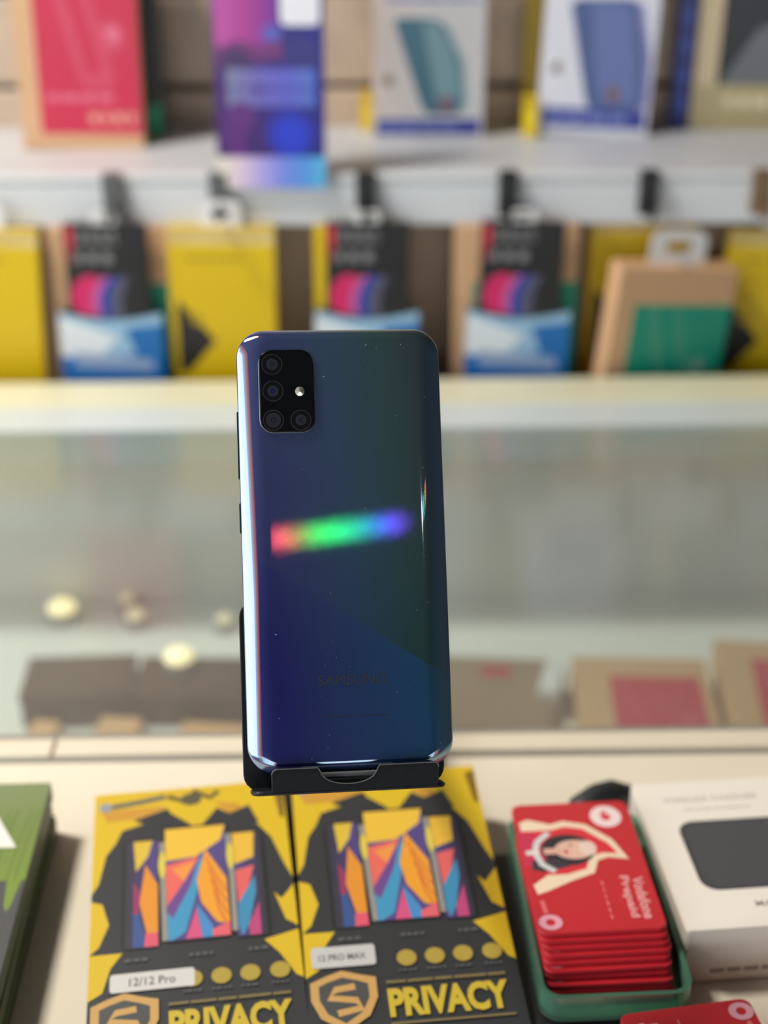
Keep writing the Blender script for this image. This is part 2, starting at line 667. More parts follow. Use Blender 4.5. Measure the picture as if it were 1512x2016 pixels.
def art_black():
    p = Print(88, 178)
    p.rect(10, SPLIT - 4, 78, 178, S(26, 26, 28))
    p.rect(11, 157, 18, 176, S(190, 24, 60))
    p.rect(10, 146, 17, 158, S(120, 20, 44))
    p.words(20, 160, 54, 174, S(120, 118, 120), 2, 11)
    p.words(18, 143, 50, 156, S(134, 132, 134), 1, 12)
    p.ell(27, 117, 14, 18, S(214, 30, 100), -16)
    p.ell(39, 116, 9, 18, S(196, 90, 160), -16)
    p.ell(46, 115, 9, 19, S(30, 62, 160), -14)
    p.ell(54, 115, 9, 19, S(84, 84, 110), -14)
    p.ell(64, 116, 8, 19, S(26, 26, 28), -14)
    # pale blue sleeve with a dipping top edge
    arc = [(88 * i / 16, SPLIT - 7 * math.sin(math.pi * i / 16)) for i in range(17)]
    p.poly(arc + [(88, 0), (0, 0)], S(150, 190, 220))
    p.poly([(0, 97), (6, 96), (50, 80), (34, 62), (0, 60)], S(224, 232, 238))
    p.poly([(0, 62), (36, 60), (70, 66), (88, 60), (88, 0), (0, 0)], S(20, 110, 190))
    p.poly([(56, 88), (88, 92), (88, 40), (70, 48)], S(0, 106, 180))
    p.poly([(10, 66), (78, 60), (80, 50), (12, 52)], S(150, 172, 204))
    p.words(14, 30, 74, 40, S(220, 230, 240), 1, 15)
    return p


BLACK_OUT = [(-.044, 0), (.044, 0), (.044, .099), (.035, .104), (.035, .178), (-.034, .178), (-.034, .104), (-.044, .099)]


def art_black_cl():
    p = art_black()
    return p


def art_white(ph1, ph2, edge, bg, bg2, outline, inner, strip):
    def f():
        p = Print(100, 190)
        p.rect(0, 0, 100, 190, bg2)
        p.grad(0, 50, 18, 190, [bg, bg2])
        p.rect(4, strip[0], 97, strip[1], S(44, 58, 146))
        p.words(10, strip[0] + 3, 80, strip[1] - 3, S(120, 132, 190), 1, 21)
        p.poly([(x + 5, y) for x, y in outline], edge)
        p.poly(outline, ph1)
        p.poly(inner, ph2)
        p.ell(66, strip[1] + 13, 7, 8, S(116, 90, 108))
        p.ell(14, strip[1] + 34, 4.5, 5, S(120, 104, 76))
        p.words(12, 117, 96, 122, S(90, 110, 180), 1, 23) if strip[0] < 5 else None
        return p
    return f


def art_purple():
    p = Print(88, 215)
    p.grad(0, 88, 26, 215, [S(70, 24, 110), S(46, 22, 122), S(20, 28, 130)])
    p.grad(2, 52, 110, 215, [S(190, 80, 164), S(172, 54, 146), S(110, 40, 150)])
    p.poly([(2, 112), (20, 118), (40, 112), (54, 124), (56, 104), (2, 98)], S(110, 44, 112))
    p.ell(18, 102, 13, 9, S(66, 36, 96))
    p.ell(47, 123, 8, 7, S(92, 88, 184))
    p.ell(70, 108, 15, 12, S(44, 40, 122))
    p.rr(54, 129, 85, 168, 5, S(236, 234, 242))
    # broad two row lettering, worn to one pale band
    p.grad(10, 80, 66, 96, [S(128, 136, 164), S(112, 104, 184), S(96, 98, 206), S(84, 118, 206)])
    p.ell(36, 80, 7, 3, S(76, 58, 150))
    for k in range(6):
        p.stroke([(16 + 11 * k, 67), (17 + 11 * k, 79)], 1.6, S(82, 70, 160))
        p.stroke([(20 + 10 * k, 83), (20.5 + 10 * k, 95)], 1.4, S(96, 86, 176))
    p.stroke([(10, 81), (80, 81)], 1.6, S(74, 66, 158))
    p.ell(20, 46, 14, 24, S(92, 34, 122))
    p.ell(36, 36, 13, 18, S(58, 22, 110))
    p.ell(60, 44, 20, 20, S(30, 44, 176))
    p.ell(61, 43, 13, 14, S(28, 56, 206))
    p.grad(0, 88, 0, 26, [S(236, 230, 208), S(226, 204, 222), S(180, 166, 234), S(120, 142, 232), S(84, 150, 228), S(92, 190, 234)])
    return p


def art_blackgold():
    p = Print(100, 180)
    p.rect(0, 0, 100, 180, S(30, 32, 38))
    p.rect(0, 0, 18, 180, S(206, 186, 150))
    p.rect(0, 0, 100, 40, S(176, 162, 118))
    p.poly([(24, 44), (50, 88), (66, 96), (84, 60), (100, 48), (100, 40), (24, 40)], S(104, 106, 110))
    p.poly([(60, 180), (74, 60), (84, 62), (76, 180)], S(54, 60, 72))
    p.ell(92, 120, 7, 10, S(196, 170, 220))
    p.words(28, 18, 92, 32, S(226, 214, 178), 1, 31)
    return p


def art_green():
    p = Print(92, 180)
    p.rect(0, 0, 92, 180, S(20, 34, 34))
    p.rect(0, 0, 92, 26, S(0, 150, 110))
    p.rect(82, 0, 92, 30, S(0, 150, 110))
    return p


def art_navy():
    p = Print(16, 170)
    p.rect(0, 0, 16, 170, S(24, 40, 120))
    for k in range(5):
        p.ell(9, 22 + k * 26, 5, 9, S(56, 84, 176))
    return p


RED = S(202, 34, 72)
GREEN = S(0, 150, 124)
PALEK = S(120, 178, 156)

SZ = 0.1652
# top shelf, left to right
l, r = stand(-0.2655, 1.338, SZ, 0, 1.2, 3)
pack('accessory_box', 'kraft_red', .105, .185, .028, M_KRAFT, art_kraft(RED, S(224, 110, 136), S(232, 160, 140), 172),
     'brown card box with a large crimson panel on the white shelf', 'box', l, r)
l, r = stand(-0.2445, 1.372, SZ, 0, 0, 0)
pack('accessory_box', 'greenblack', .092, .180, .02, M_GREENBLK, art_green, 'dark box with a green lower edge behind the crimson panel box', 'box', l, r)
l, r = stand(-0.0905, 1.213, 0.1566, 0, 0.4, 0)
pack('hanging_pack', 'purple', .088, .215, .008, M_PURPLE, art_purple, 'purple and blue pack with a rainbow foil bottom strip and white sticker', 'package', l, r, None, (.03, .018, M_TABW))
l, r = stand(0.0415, 1.366, SZ, 0, 0.3, 0)
pack('accessory_box', 'white_teal', .098, .190, .016, M_WHITEC, art_white(S(58, 104, 122), S(112, 148, 156), S(160, 176, 178), S(206, 190, 182), S(200, 198, 198),
     [(19, 101), (23, 104), (52, 103), (64, 97), (79, 66), (82, 30), (76, 20), (50, 20), (44, 27)], [(44, 100), (56, 99), (66, 88), (76, 60), (78, 34), (58, 30), (52, 60)], (2, 16)),
     'white box printed with a teal phone above a blue strip', 'box', l, r)
l, r = stand(0.1905, 1.366, SZ, -2, 2.5, -2)
pack('accessory_box', 'white_blue', .099, .190, .016, M_WHITEC, art_white(S(70, 88, 140), S(96, 112, 166), S(146, 140, 190), S(224, 224, 232), S(216, 216, 226),
     [(22, 112), (27, 117), (72, 119), (81, 114), (92, 70), (94, 30), (88, 22), (46, 24), (42, 30)], [(40, 114), (70, 115), (76, 108), (84, 66), (86, 30), (56, 28), (48, 60)], (7, 24)),
     'white box printed with a blue and violet phone above a blue strip', 'box', l, r)
l, r = stand(0.170, 1.392, SZ, 0, 0, 0)
pack('accessory_box', 'yellow_top', .082, .172, .010, mat('mustard_card', S(164, 138, 36), 0.5), None, 'yellow box edge peeking out behind the white box with the blue phone', 'box', l, r)
bm = bmesh.new()
o = tag(empty('accessory_box', (0.014, 1.392, SZ)), 'small low yellow box behind the white box with the teal phone', 'box')
box_obj('carton', (-0.0335, 0.0335, -0.016, 0, 0, 0.034), M_YELLOW, o, 0.001, 1)
box_obj('lid_flap', (-0.033, 0.033, -0.0165, -0.0155, 0.026, 0.0345), mat('dark_yellow_card', S(206, 170, 20), 0.5), o)
l, r = stand(0.336, 1.394, SZ, 0, 1.0, 0)
pack('accessory_box', 'blackgold', .104, .180, .02, M_BEIGE, art_blackgold, 'black and beige box at the right end of the white shelf', 'box', l, r)
l, r = stand(0.2745, 1.394, SZ, 0, 0.5, 0)
pack('accessory_box', 'navy', .016, .170, .014, M_NAVY, art_navy, 'navy blue box edge behind the black and beige box', 'box', l, r)


o = tag(empty('accessory_box', (0.1365, 1.366, SZ)), 'small bright yellow box beside the white box with the blue phone', 'box')
box_obj('carton', (-0.0075, 0.004, -0.02, 0, 0, 0.034), mat('bright_yellow_card', S(246, 214, 0), 0.45), o, 0.001, 1)
box_obj('lid_flap', (-0.0076, 0.0041, -0.0202, -0.0195, 0.026, 0.0342), MATS['dark_yellow_card'], o)


# hooks on the shelf lip
def hook(x, kind, label):
    c = {'grey': mat('hook_grey_plastic', S(92, 94, 94), 0.4), 'black': mat('hook_black_plastic', S(26, 26, 28), 0.4), 'brown': mat('hook_brown_plastic', S(120, 94, 66), 0.4)}[kind]
    o = tag(empty('display_hook', (x, 1.21, 0.146)), label, 'hook', 'hooks along the shelf lip')

    def clip():
        bm = bmesh.new()
        add_box(bm, -0.008, 0.008, -0.006, 0.0, -0.014, 0.021, 0.001, 1)
        add_box(bm, -0.008, 0.008, -0.006, 0.006, 0.0205, 0.0225, 0.0005, 1)
        return tomesh('clip', bm)

    def arm():
        bm = bmesh.new()
        add_tube(bm, [(0, -0.005, -0.004), (0, -0.012, -0.006), (0, -0.022, -0.009), (0, -0.030, -0.0095), (0, -0.034, -0.005), (0, -0.035, 0.0)], 0.0022, 8)
        return tomesh('arm', bm)
    link('clip', cached(('hook', 'clip', kind), clip), c, o)
    link('arm', cached(('hook', 'arm', kind), arm), c, o)
    return o


hook(-0.2235, 'grey', 'grey hook above the leftmost black and pink pack')
hook(-0.1352, 'grey', 'grey hook above the yellow pack with the cream top, just under the purple pack')
hook(-0.0138, 'black', 'black hook above the black and pink pack right behind the phone')
hook(0.1040, 'black', 'black hook above the black and pink pack beside the brown box')
hook(0.2205, 'black', 'black hook above the brown box with the green panel')
hook(0.3140, 'brown', 'brown hook at the far right end of the shelf lip')

# row hanging under the lip, left to right
YT = (.034, .022, M_TABW)
BT = (.022, .03, M_TABB)
l, r = stand(-0.341, 1.207, -0.046, 0, 3, 0)
pack('hanging_pack', 'yellow', .09, .172, .012, M_YELLOW, art_yellow, 'yellow pack cut off by the left edge under the shelf', 'package', l, r, None, YT)
l, r = stand(-0.2305, 1.2235, -0.062, 0, 0, 0)
pack('hanging_pack', 'kraft_green', .105, .185, .018, M_KRAFT, art_kraft(GREEN, PALEK, PALEK), 'brown and green box behind the leftmost black and pink pack', 'package', l, r, None, YT)
l, r = stand(-0.2335, 1.199, -0.0475, 0, 1.0, 0)
pack('hanging_pack', 'black', .088, .178, .008, M_BLACKC, art_black, 'leftmost black and pink pack with a pale blue sleeve', 'package', l, r, None, (.022, .010, M_TABW), BLACK_OUT)
l, r = stand(-0.138, 1.210, -0.047, 0, 1.0, 0)
pack('hanging_pack', 'yellow', .09, .172, .012, M_YELLOW, art_yellow, 'yellow pack with a black point between two black and pink packs', 'package', l, r, None, YT)
l, r = stand(-0.0245, 1.216, -0.02, 0, 0, 0)
pack('hanging_pack', 'yellow_small', .066, .142, .012, M_YELLOW, None, 'yellow pack mostly hidden behind the middle black and pink pack', 'package', l, r, None, None)
l, r = stand(-0.0145, 1.199, -0.0475, 0, 0.5, 0)
pack('hanging_pack', 'black', .088, .178, .008, M_BLACKC, art_black, 'middle black and pink pack hanging just above the standing phone', 'package', l, r, None, (.022, .010, M_TABW), BLACK_OUT)
l, r = stand(0.113, 1.2235, -0.062, 0, 0, 0)
pack('hanging_pack', 'kraft_green', .105, .185, .018, M_KRAFT, art_kraft(GREEN, PALEK, PALEK), 'brown and green box behind the rightmost black and pink pack', 'package', l, r, None, YT)
l, r = stand(0.113, 1.199, -0.0475, 0, 1.2, 0)
pack('hanging_pack', 'black', .088, .178, .008, M_BLACKC, art_black, 'rightmost black and pink pack in front of a brown box', 'package', l, r, None, BT, BLACK_OUT)
l, r = stand(0.2215, 1.2365, -0.046, 0, 0, 0)
pack('hanging_pack', 'yellow_dark_tab', .09, .172, .012, M_YELLOW, art_yellow, 'yellow pack behind the brown box with the green panel', 'package', l, r, None, (.056, .022, M_TABB))
l, r = stand(0.2265, 1.214, -0.092, 2, 5.0, 12)
pack('hanging_pack', 'kraft_green_thick', .105, .185, .026, M_KRAFT, art_kraft(GREEN, PALEK, PALEK, 154), 'brown box with a green panel and white header at the right', 'package', l, r, None, (.05, .03, M_TABW))
l, r = stand(0.3330, 1.232, -0.058, 0, 2.5, 0)
pack('hanging_pack', 'yellow', .09, .172, .012, M_YELLOW, art_yellow, 'yellow pack with a black point cut off by the right edge', 'package', l, r, None, YT)

# hook that carries the purple pack, fixed to a slat above the frame
o = tag(empty('peg_hook', (-0.0905, 1.4, 0.385)), 'long steel peg hook carrying the purple pack', 'hook')
bm = bmesh.new()
add_tube(bm, [(0, 0, 0), (0, -0.19, 0), (0, -0.2, 0.004), (0, -0.202, 0.01)], 0.002, 8)
link('peg', tomesh('peg', bm), mat('peg_steel', S(190, 190, 190), 0.3, 1.0), o)
box_obj('peg_plate', (-0.015, 0.015, -0.004, 0, -0.02, 0.02), MATS['peg_steel'], o, 0.001, 1)

# ------------------------------------------------------------------ things inside the glass case
ZC = -0.2
M_BROWN = mat('dark_brown_card', S(70, 46, 24), 0.7, noise=0.08, nscale=40)
M_TAN = mat('tan_card', S(226, 176, 128), 0.7, noise=0.06, nscale=40)


def art_kraft_red_small():
    return art_kraft(RED, S(206, 70, 100), S(214, 90, 110), 158, 27, 97)()


for (x, y, yaw, lab) in ((0.1935, 0.815, -3, 'brown card box with a crimson panel inside the case, nearer the phone'),
                         (0.302, 0.838, -6, 'brown card box with a crimson panel inside the case, at the right edge')):
    pack('accessory_box', 'kraft_red_case', .105, .185, .028, M_KRAFT, art_kraft_red_small, lab, 'box', (x, y, ZC), (0, 0, R(yaw)), None, (.04, .02, M_TABB))
o = tag(empty('card_box', (0.086, 0.965, ZC), (0, 0, R(-5))), 'plain dull brown box lying in the case right of the phone', 'box')
box_obj('carton', (-.045, .045, -.05, .05, 0, .02), mat('dull_brown_card', S(150, 126, 104), 0.7), o, 0.0015, 1)
box_obj('red_label', (-.012, .012, .02, .036, .02, .0205), mat('label_red', S(180, 50, 60), 0.5), o)
o = tag(empty('small_white_box', (0.1315, 0.972, ZC), (0, 0, R(-14))), 'small upright white box in the case beside the crimson panel box', 'box')
box_obj('carton', (-.008, .008, -.02, .02, 0, .03), M_WHITEC, o, 0.001, 1)
box_obj('lid_seam', (-.0082, .0082, -.0202, .0202, .021, .022), MATS['rail_grey_seal'], o)
for (x, y, w_, d_, h_, yaw, lab) in ((-0.240, 0.974, .085, .055, .032, 3, 'dark brown box in the case, left of two'),
                                     (-0.150, 0.974, .088, .055, .03, -2, 'dark brown box in the case, nearer the phone')):
    o = tag(empty('brown_box', (x, y, ZC), (0, 0, R(yaw))), lab, 'box')
    box_obj('carton', (-w_ / 2, w_ / 2, -d_ / 2, d_ / 2, 0, h_ * .8), M_BROWN, o, 0.0015, 1)
    box_obj('lid', (-w_ / 2 - .001, w_ / 2 + .001, -d_ / 2 - .001, d_ / 2 + .001, h_ * .8, h_), M_BROWN, o, 0.0015, 1)
for (x, y, w_, d_, lab) in ((-0.262, 0.918, .022, .044, 'narrow tan packet in the case, leftmost of three'),
                            (-0.205, 0.921, .034, .045, 'tan packet in the case between two dark brown boxes'),
                            (-0.128, 0.914, .06, .04, 'wide tan packet in the case just left of the phone')):
    o = tag(empty('tan_packet', (x, y, ZC), (0, 0, R(-6))), lab, 'packet')
    box_obj('packet', (-w_ / 2, w_ / 2, -d_ / 2, d_ / 2, 0, .014), M_TAN, o, 0.003, 2)
    box_obj('fold', (-w_ / 2, w_ / 2, -.002, .002, .0138, .0148), M_KRAFT, o)

# small lit pucks in the case
bmz = None


def puck(x, y, rr, strength, label, z=ZC):
    o = tag(empty("puck_light", (x, y, z)), label, 'lamp', 'puck lights in the case')
    bm = bmesh.new()
    bmesh.ops.create_cone(bm, cap_ends=True, segments=24, radius1=rr * 1.15, radius2=rr, depth=.01)
    bmesh.ops.translate(bm, verts=bm.verts, vec=(0, 0, .005))
    link('housing', tomesh('housing', bm), MATS['bracket_steel'], o)
    bm = bmesh.new()
    bmesh.ops.create_uvsphere(bm, u_segments=20, v_segments=10, radius=rr * .95)
    bmesh.ops.scale(bm, verts=bm.verts, vec=(1, 1, .7))
    bmesh.ops.translate(bm, verts=bm.verts, vec=(0, 0, .0102))
    link('lens', tomesh('lens', bm, True), mat('warm_led_%g' % strength, (.9, .85, .7, 1), .4, emit=(1.0, .78, .36, 1), es=strength), o)


puck(-0.2826, 1.112, 0.013, 1.15, 'bright warm puck light in the case, left of the brown boxes')
puck(-0.1627, .985, .0125, .95, 'bright warm puck light on top of the dark brown box nearer the phone', -.17)
puck(-0.216, 1.10, .009, .35, 'dim puck light in the case between the two bright ones, lower')
puck(-0.228, 1.127, .007, .3, 'dim puck light in the case between the two bright ones, upper')
puck(-0.138, 1.092, .008, .3, 'dim puck light in the case nearest the phone')

# ------------------------------------------------------------------ phone stand
PH = Matrix.Translation((-0.01428, 0.46704, 0.21772)) @ Euler((R(-31.08), R(2.147), R(6.89)), 'XYZ').to_matrix().to_4x4()
M_STEEL = mat('black_powder_coated_steel', S(18, 21, 24), 0.45, 0.0, 0.3, noise=0.12, nscale=300)
M_EDGE = mat('worn_steel_edge', S(120, 122, 126), 0.3, 0.9)
M_RUBBER = mat('dark_rubber', S(92, 92, 94), 0.7)
BASE = Vector((-0.0165, 0.622, 0.0))
st = tag(empty('phone_stand', BASE), 'black metal phone stand with a notched front lip holding the phone', 'phone stand')
INV = Matrix.Translation(-BASE)


def stpart(name, bm, material, smooth=False):
    bm.transform(INV @ PH)
    return link(name, tomesh(name, bm, smooth), material, st)


def xz_prism(bm, pts, y0, y1, bev):
    b2 = bmesh.new()
    add_prism(b2, pts, y0, y1, bev)
    b2.transform(Matrix(((1, 0, 0, 0), (0, 0, 1, 0), (0, 1, 0, 0), (0, 0, 0, 1))))
    me = bpy.data.meshes.new('tmp')
    b2.to_mesh(me)
    b2.free()
    bm.from_mesh(me)
    bpy.data.meshes.remove(me)


bm = bmesh.new()
xz_prism(bm, rrect(.0725, .068, .006, 5, -.0022, -.0518), .0046, .0060, .0003)
stpart('back_plate', bm, M_STEEL)
bm = bmesh.new()
pts = rrect(.0690, .0142, .004, 5, -.0017, -.0009)
add_prism(bm, pts, -.0862, -.0846, .0006)
stpart('bottom_ledge', bm, M_STEEL)
# front lip: a notched plate
lip = [(-.0290, -.0856), (.0296, -.0856), (.0302, -.0790)]
lip += [(.0302 - .0018 + .0018 * math.cos(R(a)), -.0790 + .0018 * math.sin(R(a))) for a in (30, 60, 90)]
lip += [(.0092, -.0772)]
for i in range(0, 13):
    a = R(180 * i / 12)
    lip.append((-.0018 + .0098 * math.cos(a) * (1 if i not in (0, 12) else 1.06), -.0780 - .0052 * math.sin(a) ** 0.8))
lip += [(-.0128, -.0772), (-.0272, -.0772), (-.0284, -.0778), (-.0290, -.0790)]
bm = bmesh.new()
xz_prism(bm, lip, -.0080, -.0068, .00025)
stpart('front_lip', bm, M_STEEL)
bm = bmesh.new()
ep = [(x, -.0081, z + .0001) for x, z in lip[2:]]
add_tube(bm, ep, .00022, 6)
stpart('lip_edge', bm, M_EDGE)
bm = bmesh.new()
add_box(bm, -.020, .017, -.0045, .0035, -.0846, -.0814, .0006, 2)
stpart('pad_base', bm, M_STEEL)
bm = bmesh.new()
add_box(bm, -.018, .015, -.0042, .0032, -.0814, -.0794, .0005, 2)
stpart('rubber_pad', bm, M_RUBBER)
bm = bmesh.new()
add_tube(bm, [(-.012, .0095, -.045), (.010, .0095, -.045)], .0045, 14)
stpart('hinge', bm, M_STEEL, True)
# arm and base in stand coordinates
a0 = INV @ PH @ Vector((-.001, .0100, -.045))
bm = bmesh.new()
add_tube(bm, [a0, a0.lerp(Vector((0, .055, .06)), .35) + Vector((0, .0, -.004)), Vector((0, .050, .058)), Vector((0, .058, .035)), Vector((0, .058, .014))], .0048, 14)
link('arm', tomesh('arm', bm, True), M_STEEL, st)
bm = bmesh.new()
add_prism(bm, rrect(.082, .150, .012, 6, 0, .0), 0, .0145, .0015)
link('base_plate', tomesh('base_plate', bm), M_STEEL, st)

# ------------------------------------------------------------------ the phone
ph = tag(empty('smartphone', (0, 0, 0)), 'smartphone with a dark blue green iridescent back held upright in the stand', 'phone')
ph.matrix_world = PH
W2, H2, RC = .0368, .07925, .0098


def prof_mesh(name, prof, cap_last=True, n=12, smooth=True, zk=1.0):
    """prof: list of (inset, y); outline in XZ, the inset along the length scaled by zk"""
    bm = bmesh.new()
    rings = []
    for ins, y in prof:
        rr = max(RC - ins * .7, .0025)
        rings.append([bm.verts.new((x, y, z)) for x, z in rrect(2 * (W2 - ins), 2 * (H2 - ins * zk), rr, n)])
    for a, b in zip(rings, rings[1:]):
        k = len(a)
        for i in range(k):
            bm.faces.new((a[i], a[(i + 1) % k], b[(i + 1) % k], b[i]))
    if cap_last:
        bm.faces.new(rings[-1])
    return tomesh(name, bm, smooth)


def back_material():
    mm = bpy.data.materials.new('prism_film_back')
    mm.use_nodes = True
    nt = mm.node_tree
    nt.nodes.clear()
    N = nt.nodes.new
    L = nt.links.new
    out = N('ShaderNodeOutputMaterial')
    tc = N('ShaderNodeTexCoord')
    sx = N('ShaderNodeSeparateXYZ')
    L(tc.outputs['Object'], sx.inputs[0])

    def math_(op, a, b=None, c=None):
        n = N('ShaderNodeMath')
        n.operation = op
        for i, v in enumerate((a, b, c)):
            if v is None:
                continue
            if isinstance(v, (int, float)):
                n.inputs[i].default_value = v
            else:
                L(v, n.inputs[i])
        return n.outputs[0]
    X, Z = sx.outputs['X'], sx.outputs['Z']
    # film hue runs across the back: violet blue to bottle green
    hx = N('ShaderNodeMapRange')
    hx.inputs['From Min'].default_value = -.036
    hx.inputs['From Max'].default_value = .036
    L(math_('MULTIPLY_ADD', Z, 0.10, X), hx.inputs['Value'])
    ramp = N('ShaderNodeValToRGB')
    cr = ramp.color_ramp
    cr.elements[0].position, cr.elements[0].color = 0.05, S(34, 32, 84)
    cr.elements[1].position, cr.elements[1].color = 0.95, S(30, 40, 44)
    for pos, c in ((.3, S(36, 44, 84)), (.52, S(34, 54, 78)), (.74, S(30, 56, 58)), (.86, S(30, 52, 48))):
        e = cr.elements.new(pos)
        e.color = c
    L(hx.outputs['Result'], ramp.inputs['Fac'])
    # three film fields with straight borders
    dA = math_('SUBTRACT', math_('MULTIPLY_ADD', Z, -.553, .0285 + .0735 * .553 - .0), X)   # <0 : upper right field
    fA = math_('LESS_THAN', dA, 0.0)
    dB = math_('ADD', math_('MULTIPLY', X, .655), math_('ADD', Z, .0243))                    # <0 : lower lined field
    fB = math_('LESS_THAN', dB, 0.0)
    mixA = N('ShaderNodeMix')
    mixA.data_type = 'RGBA'
    mixA.inputs['B'].default_value = S(32, 56, 56)
    L(math_('MULTIPLY', fA, 0.25), mixA.inputs['Factor'])
    L(ramp.outputs['Color'], mixA.inputs['A'])
    # lined field: fine upright ridges 0.55 mm apart, bluer ink
    wave = math_('SINE', math_('MULTIPLY', X, 2 * math.pi / .00056))
    lines = math_('MULTIPLY_ADD', wave, .5, .5)
    ramp2 = N('ShaderNodeValToRGB')
    c2 = ramp2.color_ramp
    c2.elements[0].position, c2.elements[0].color = 0.1, S(30, 26, 92)
    c2.elements[1].position, c2.elements[1].color = 0.98, S(28, 44, 48)
    for pos, c in ((.35, S(36, 50, 94)), (.62, S(32, 62, 98)), (.8, S(28, 68, 96)), (.9, S(24, 58, 58))):
        e = c2.elements.new(pos)
        e.color = c
    L(hx.outputs['Result'], ramp2.inputs['Fac'])
    dim = N('ShaderNodeMix')
    dim.data_type = 'RGBA'
    dim.inputs['B'].default_value = S(18, 22, 52)
    L(math_('MULTIPLY', lines, .5), dim.inputs['Factor'])
    L(ramp2.outputs['Color'], dim.inputs['A'])
    mixB = N('ShaderNodeMix')
    mixB.data_type = 'RGBA'
    L(fB, mixB.inputs['Factor'])
    L(mixA.outputs['Result'], mixB.inputs['A'])
    L(dim.outputs['Result'], mixB.inputs['B'])
    p = N('ShaderNodeBsdfPrincipled')
    p.inputs['Roughness'].default_value = .05
    p.inputs['Specular IOR Level'].default_value = .55
    L(mixB.outputs['Result'], p.inputs['Base Color'])
    # diffraction film: the mirror reflection repeated at a tilt that grows with wavelength
    geo = N('ShaderNodeNewGeometry')
    t0 = Vector(TILT0)
    t1 = Vector(TILT1)
    mir = N('ShaderNodeBsdfGlossy')
    mir.inputs['Color'].default_value = (.09, .11, .13, 1)
    mir.inputs['Roughness'].default_value = .06
    a0 = N('ShaderNodeAddShader')
    L(p.outputs[0], a0.inputs[0])
    L(mir.outputs[0], a0.inputs[1])
    prev = a0.outputs[0]
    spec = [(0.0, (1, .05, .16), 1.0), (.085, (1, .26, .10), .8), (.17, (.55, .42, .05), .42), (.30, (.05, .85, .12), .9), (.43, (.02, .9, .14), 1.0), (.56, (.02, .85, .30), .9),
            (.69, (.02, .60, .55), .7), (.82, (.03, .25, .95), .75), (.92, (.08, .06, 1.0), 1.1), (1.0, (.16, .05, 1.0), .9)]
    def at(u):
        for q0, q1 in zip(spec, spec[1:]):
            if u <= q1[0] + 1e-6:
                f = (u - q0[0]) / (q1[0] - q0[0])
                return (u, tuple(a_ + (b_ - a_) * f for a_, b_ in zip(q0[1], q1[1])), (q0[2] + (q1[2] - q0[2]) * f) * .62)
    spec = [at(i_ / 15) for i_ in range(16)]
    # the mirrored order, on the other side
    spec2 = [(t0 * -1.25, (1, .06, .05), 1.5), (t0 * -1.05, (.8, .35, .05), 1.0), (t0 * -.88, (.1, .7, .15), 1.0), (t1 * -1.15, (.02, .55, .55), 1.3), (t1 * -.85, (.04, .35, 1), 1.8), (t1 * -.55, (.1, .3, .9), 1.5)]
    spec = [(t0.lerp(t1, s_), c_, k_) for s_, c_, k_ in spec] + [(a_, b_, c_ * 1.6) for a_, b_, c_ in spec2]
    for t, c, k in spec:
        vt = N('ShaderNodeVectorTransform')
        vt.vector_type = 'VECTOR'
        vt.convert_from = 'OBJECT'
        vt.convert_to = 'WORLD'
        vt.inputs[0].default_value = (t.x, 0, t.z)
        ad = N('ShaderNodeVectorMath')
        ad.operation = 'ADD'
        L(geo.outputs['Normal'], ad.inputs[0])
        L(vt.outputs[0], ad.inputs[1])
        nm = N('ShaderNodeVectorMath')
        nm.operation = 'NORMALIZE'
        L(ad.outputs[0], nm.inputs[0])
        g = N('ShaderNodeBsdfGlossy')
        g.inputs['Roughness'].default_value = LOBE_R
        kk = LOBE_K * k
        g.inputs['Color'].default_value = (c[0] * kk, c[1] * kk, c[2] * kk, 1)
        L(nm.outputs[0], g.inputs['Normal'])
        a = N('ShaderNodeAddShader')
        L(prev, a.inputs[0])
        L(g.outputs[0], a.inputs[1])
        prev = a.outputs[0]
    L(prev, out.inputs['Surface'])
    return mm


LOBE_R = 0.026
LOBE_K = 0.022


def tilt_for(xl, zl):
    """normal tilt the film needs at a point of the back so that the downlight shows there from in front of the counter"""
    pw = PH @ Vector((xl, -.00395, zl))
    v = (Vector((0, 0, .47)) - pw).normalized()
    li = (SPOT - pw).normalized()
    h = PH.to_3x3().transposed() @ (v + li).normalized()
    return (h.x / -h.y, 0, h.z / -h.y)


TILT0 = tilt_for(-.0245, .0034)
TILT1 = tilt_for(.0195, .0081)
print('tilts', TILT0, TILT1)

# long sides fall away in a shallow curve 9 mm wide, then turn sharply into the frame
prof = [(0.0, -.0003), (.00005, -.0006), (.00025, -.0009)]
for i in range(1, 15):
    x = .0092 * i / 14
    prof.append((.00025 + x * .97, -.00395 + .00305 * (1 - x / .0092) ** 2))
prof.append((.0105, -.00395))
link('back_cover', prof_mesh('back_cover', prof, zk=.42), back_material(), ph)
M_FRAME = mat('dark_chrome_frame', S(54, 60, 76), 0.16, 0.9)
link('side_frame', prof_mesh('side_frame', [(.0004, -.0004), (0, -.0003), (-.0001, .0012), (0, .0022), (.0006, .0030)], False), M_FRAME, ph)
link('screen_glass', prof_mesh('screen_glass', [(.0006, .0030), (.0012, .0036), (.0022, .0039)]), mat('screen_black_glass', S(8, 8, 10), 0.05), ph)
for (z0, z1, nm) in ((.0255, .0500, 'volume_button'), (.0060, .0170, 'power_button')):
    bm = bmesh.new()
    add_box(bm, -.03735, -.0364, -.0002, .0018, z0, z1, .0004, 2)
    link(nm, tomesh(nm, bm), M_FRAME, ph)

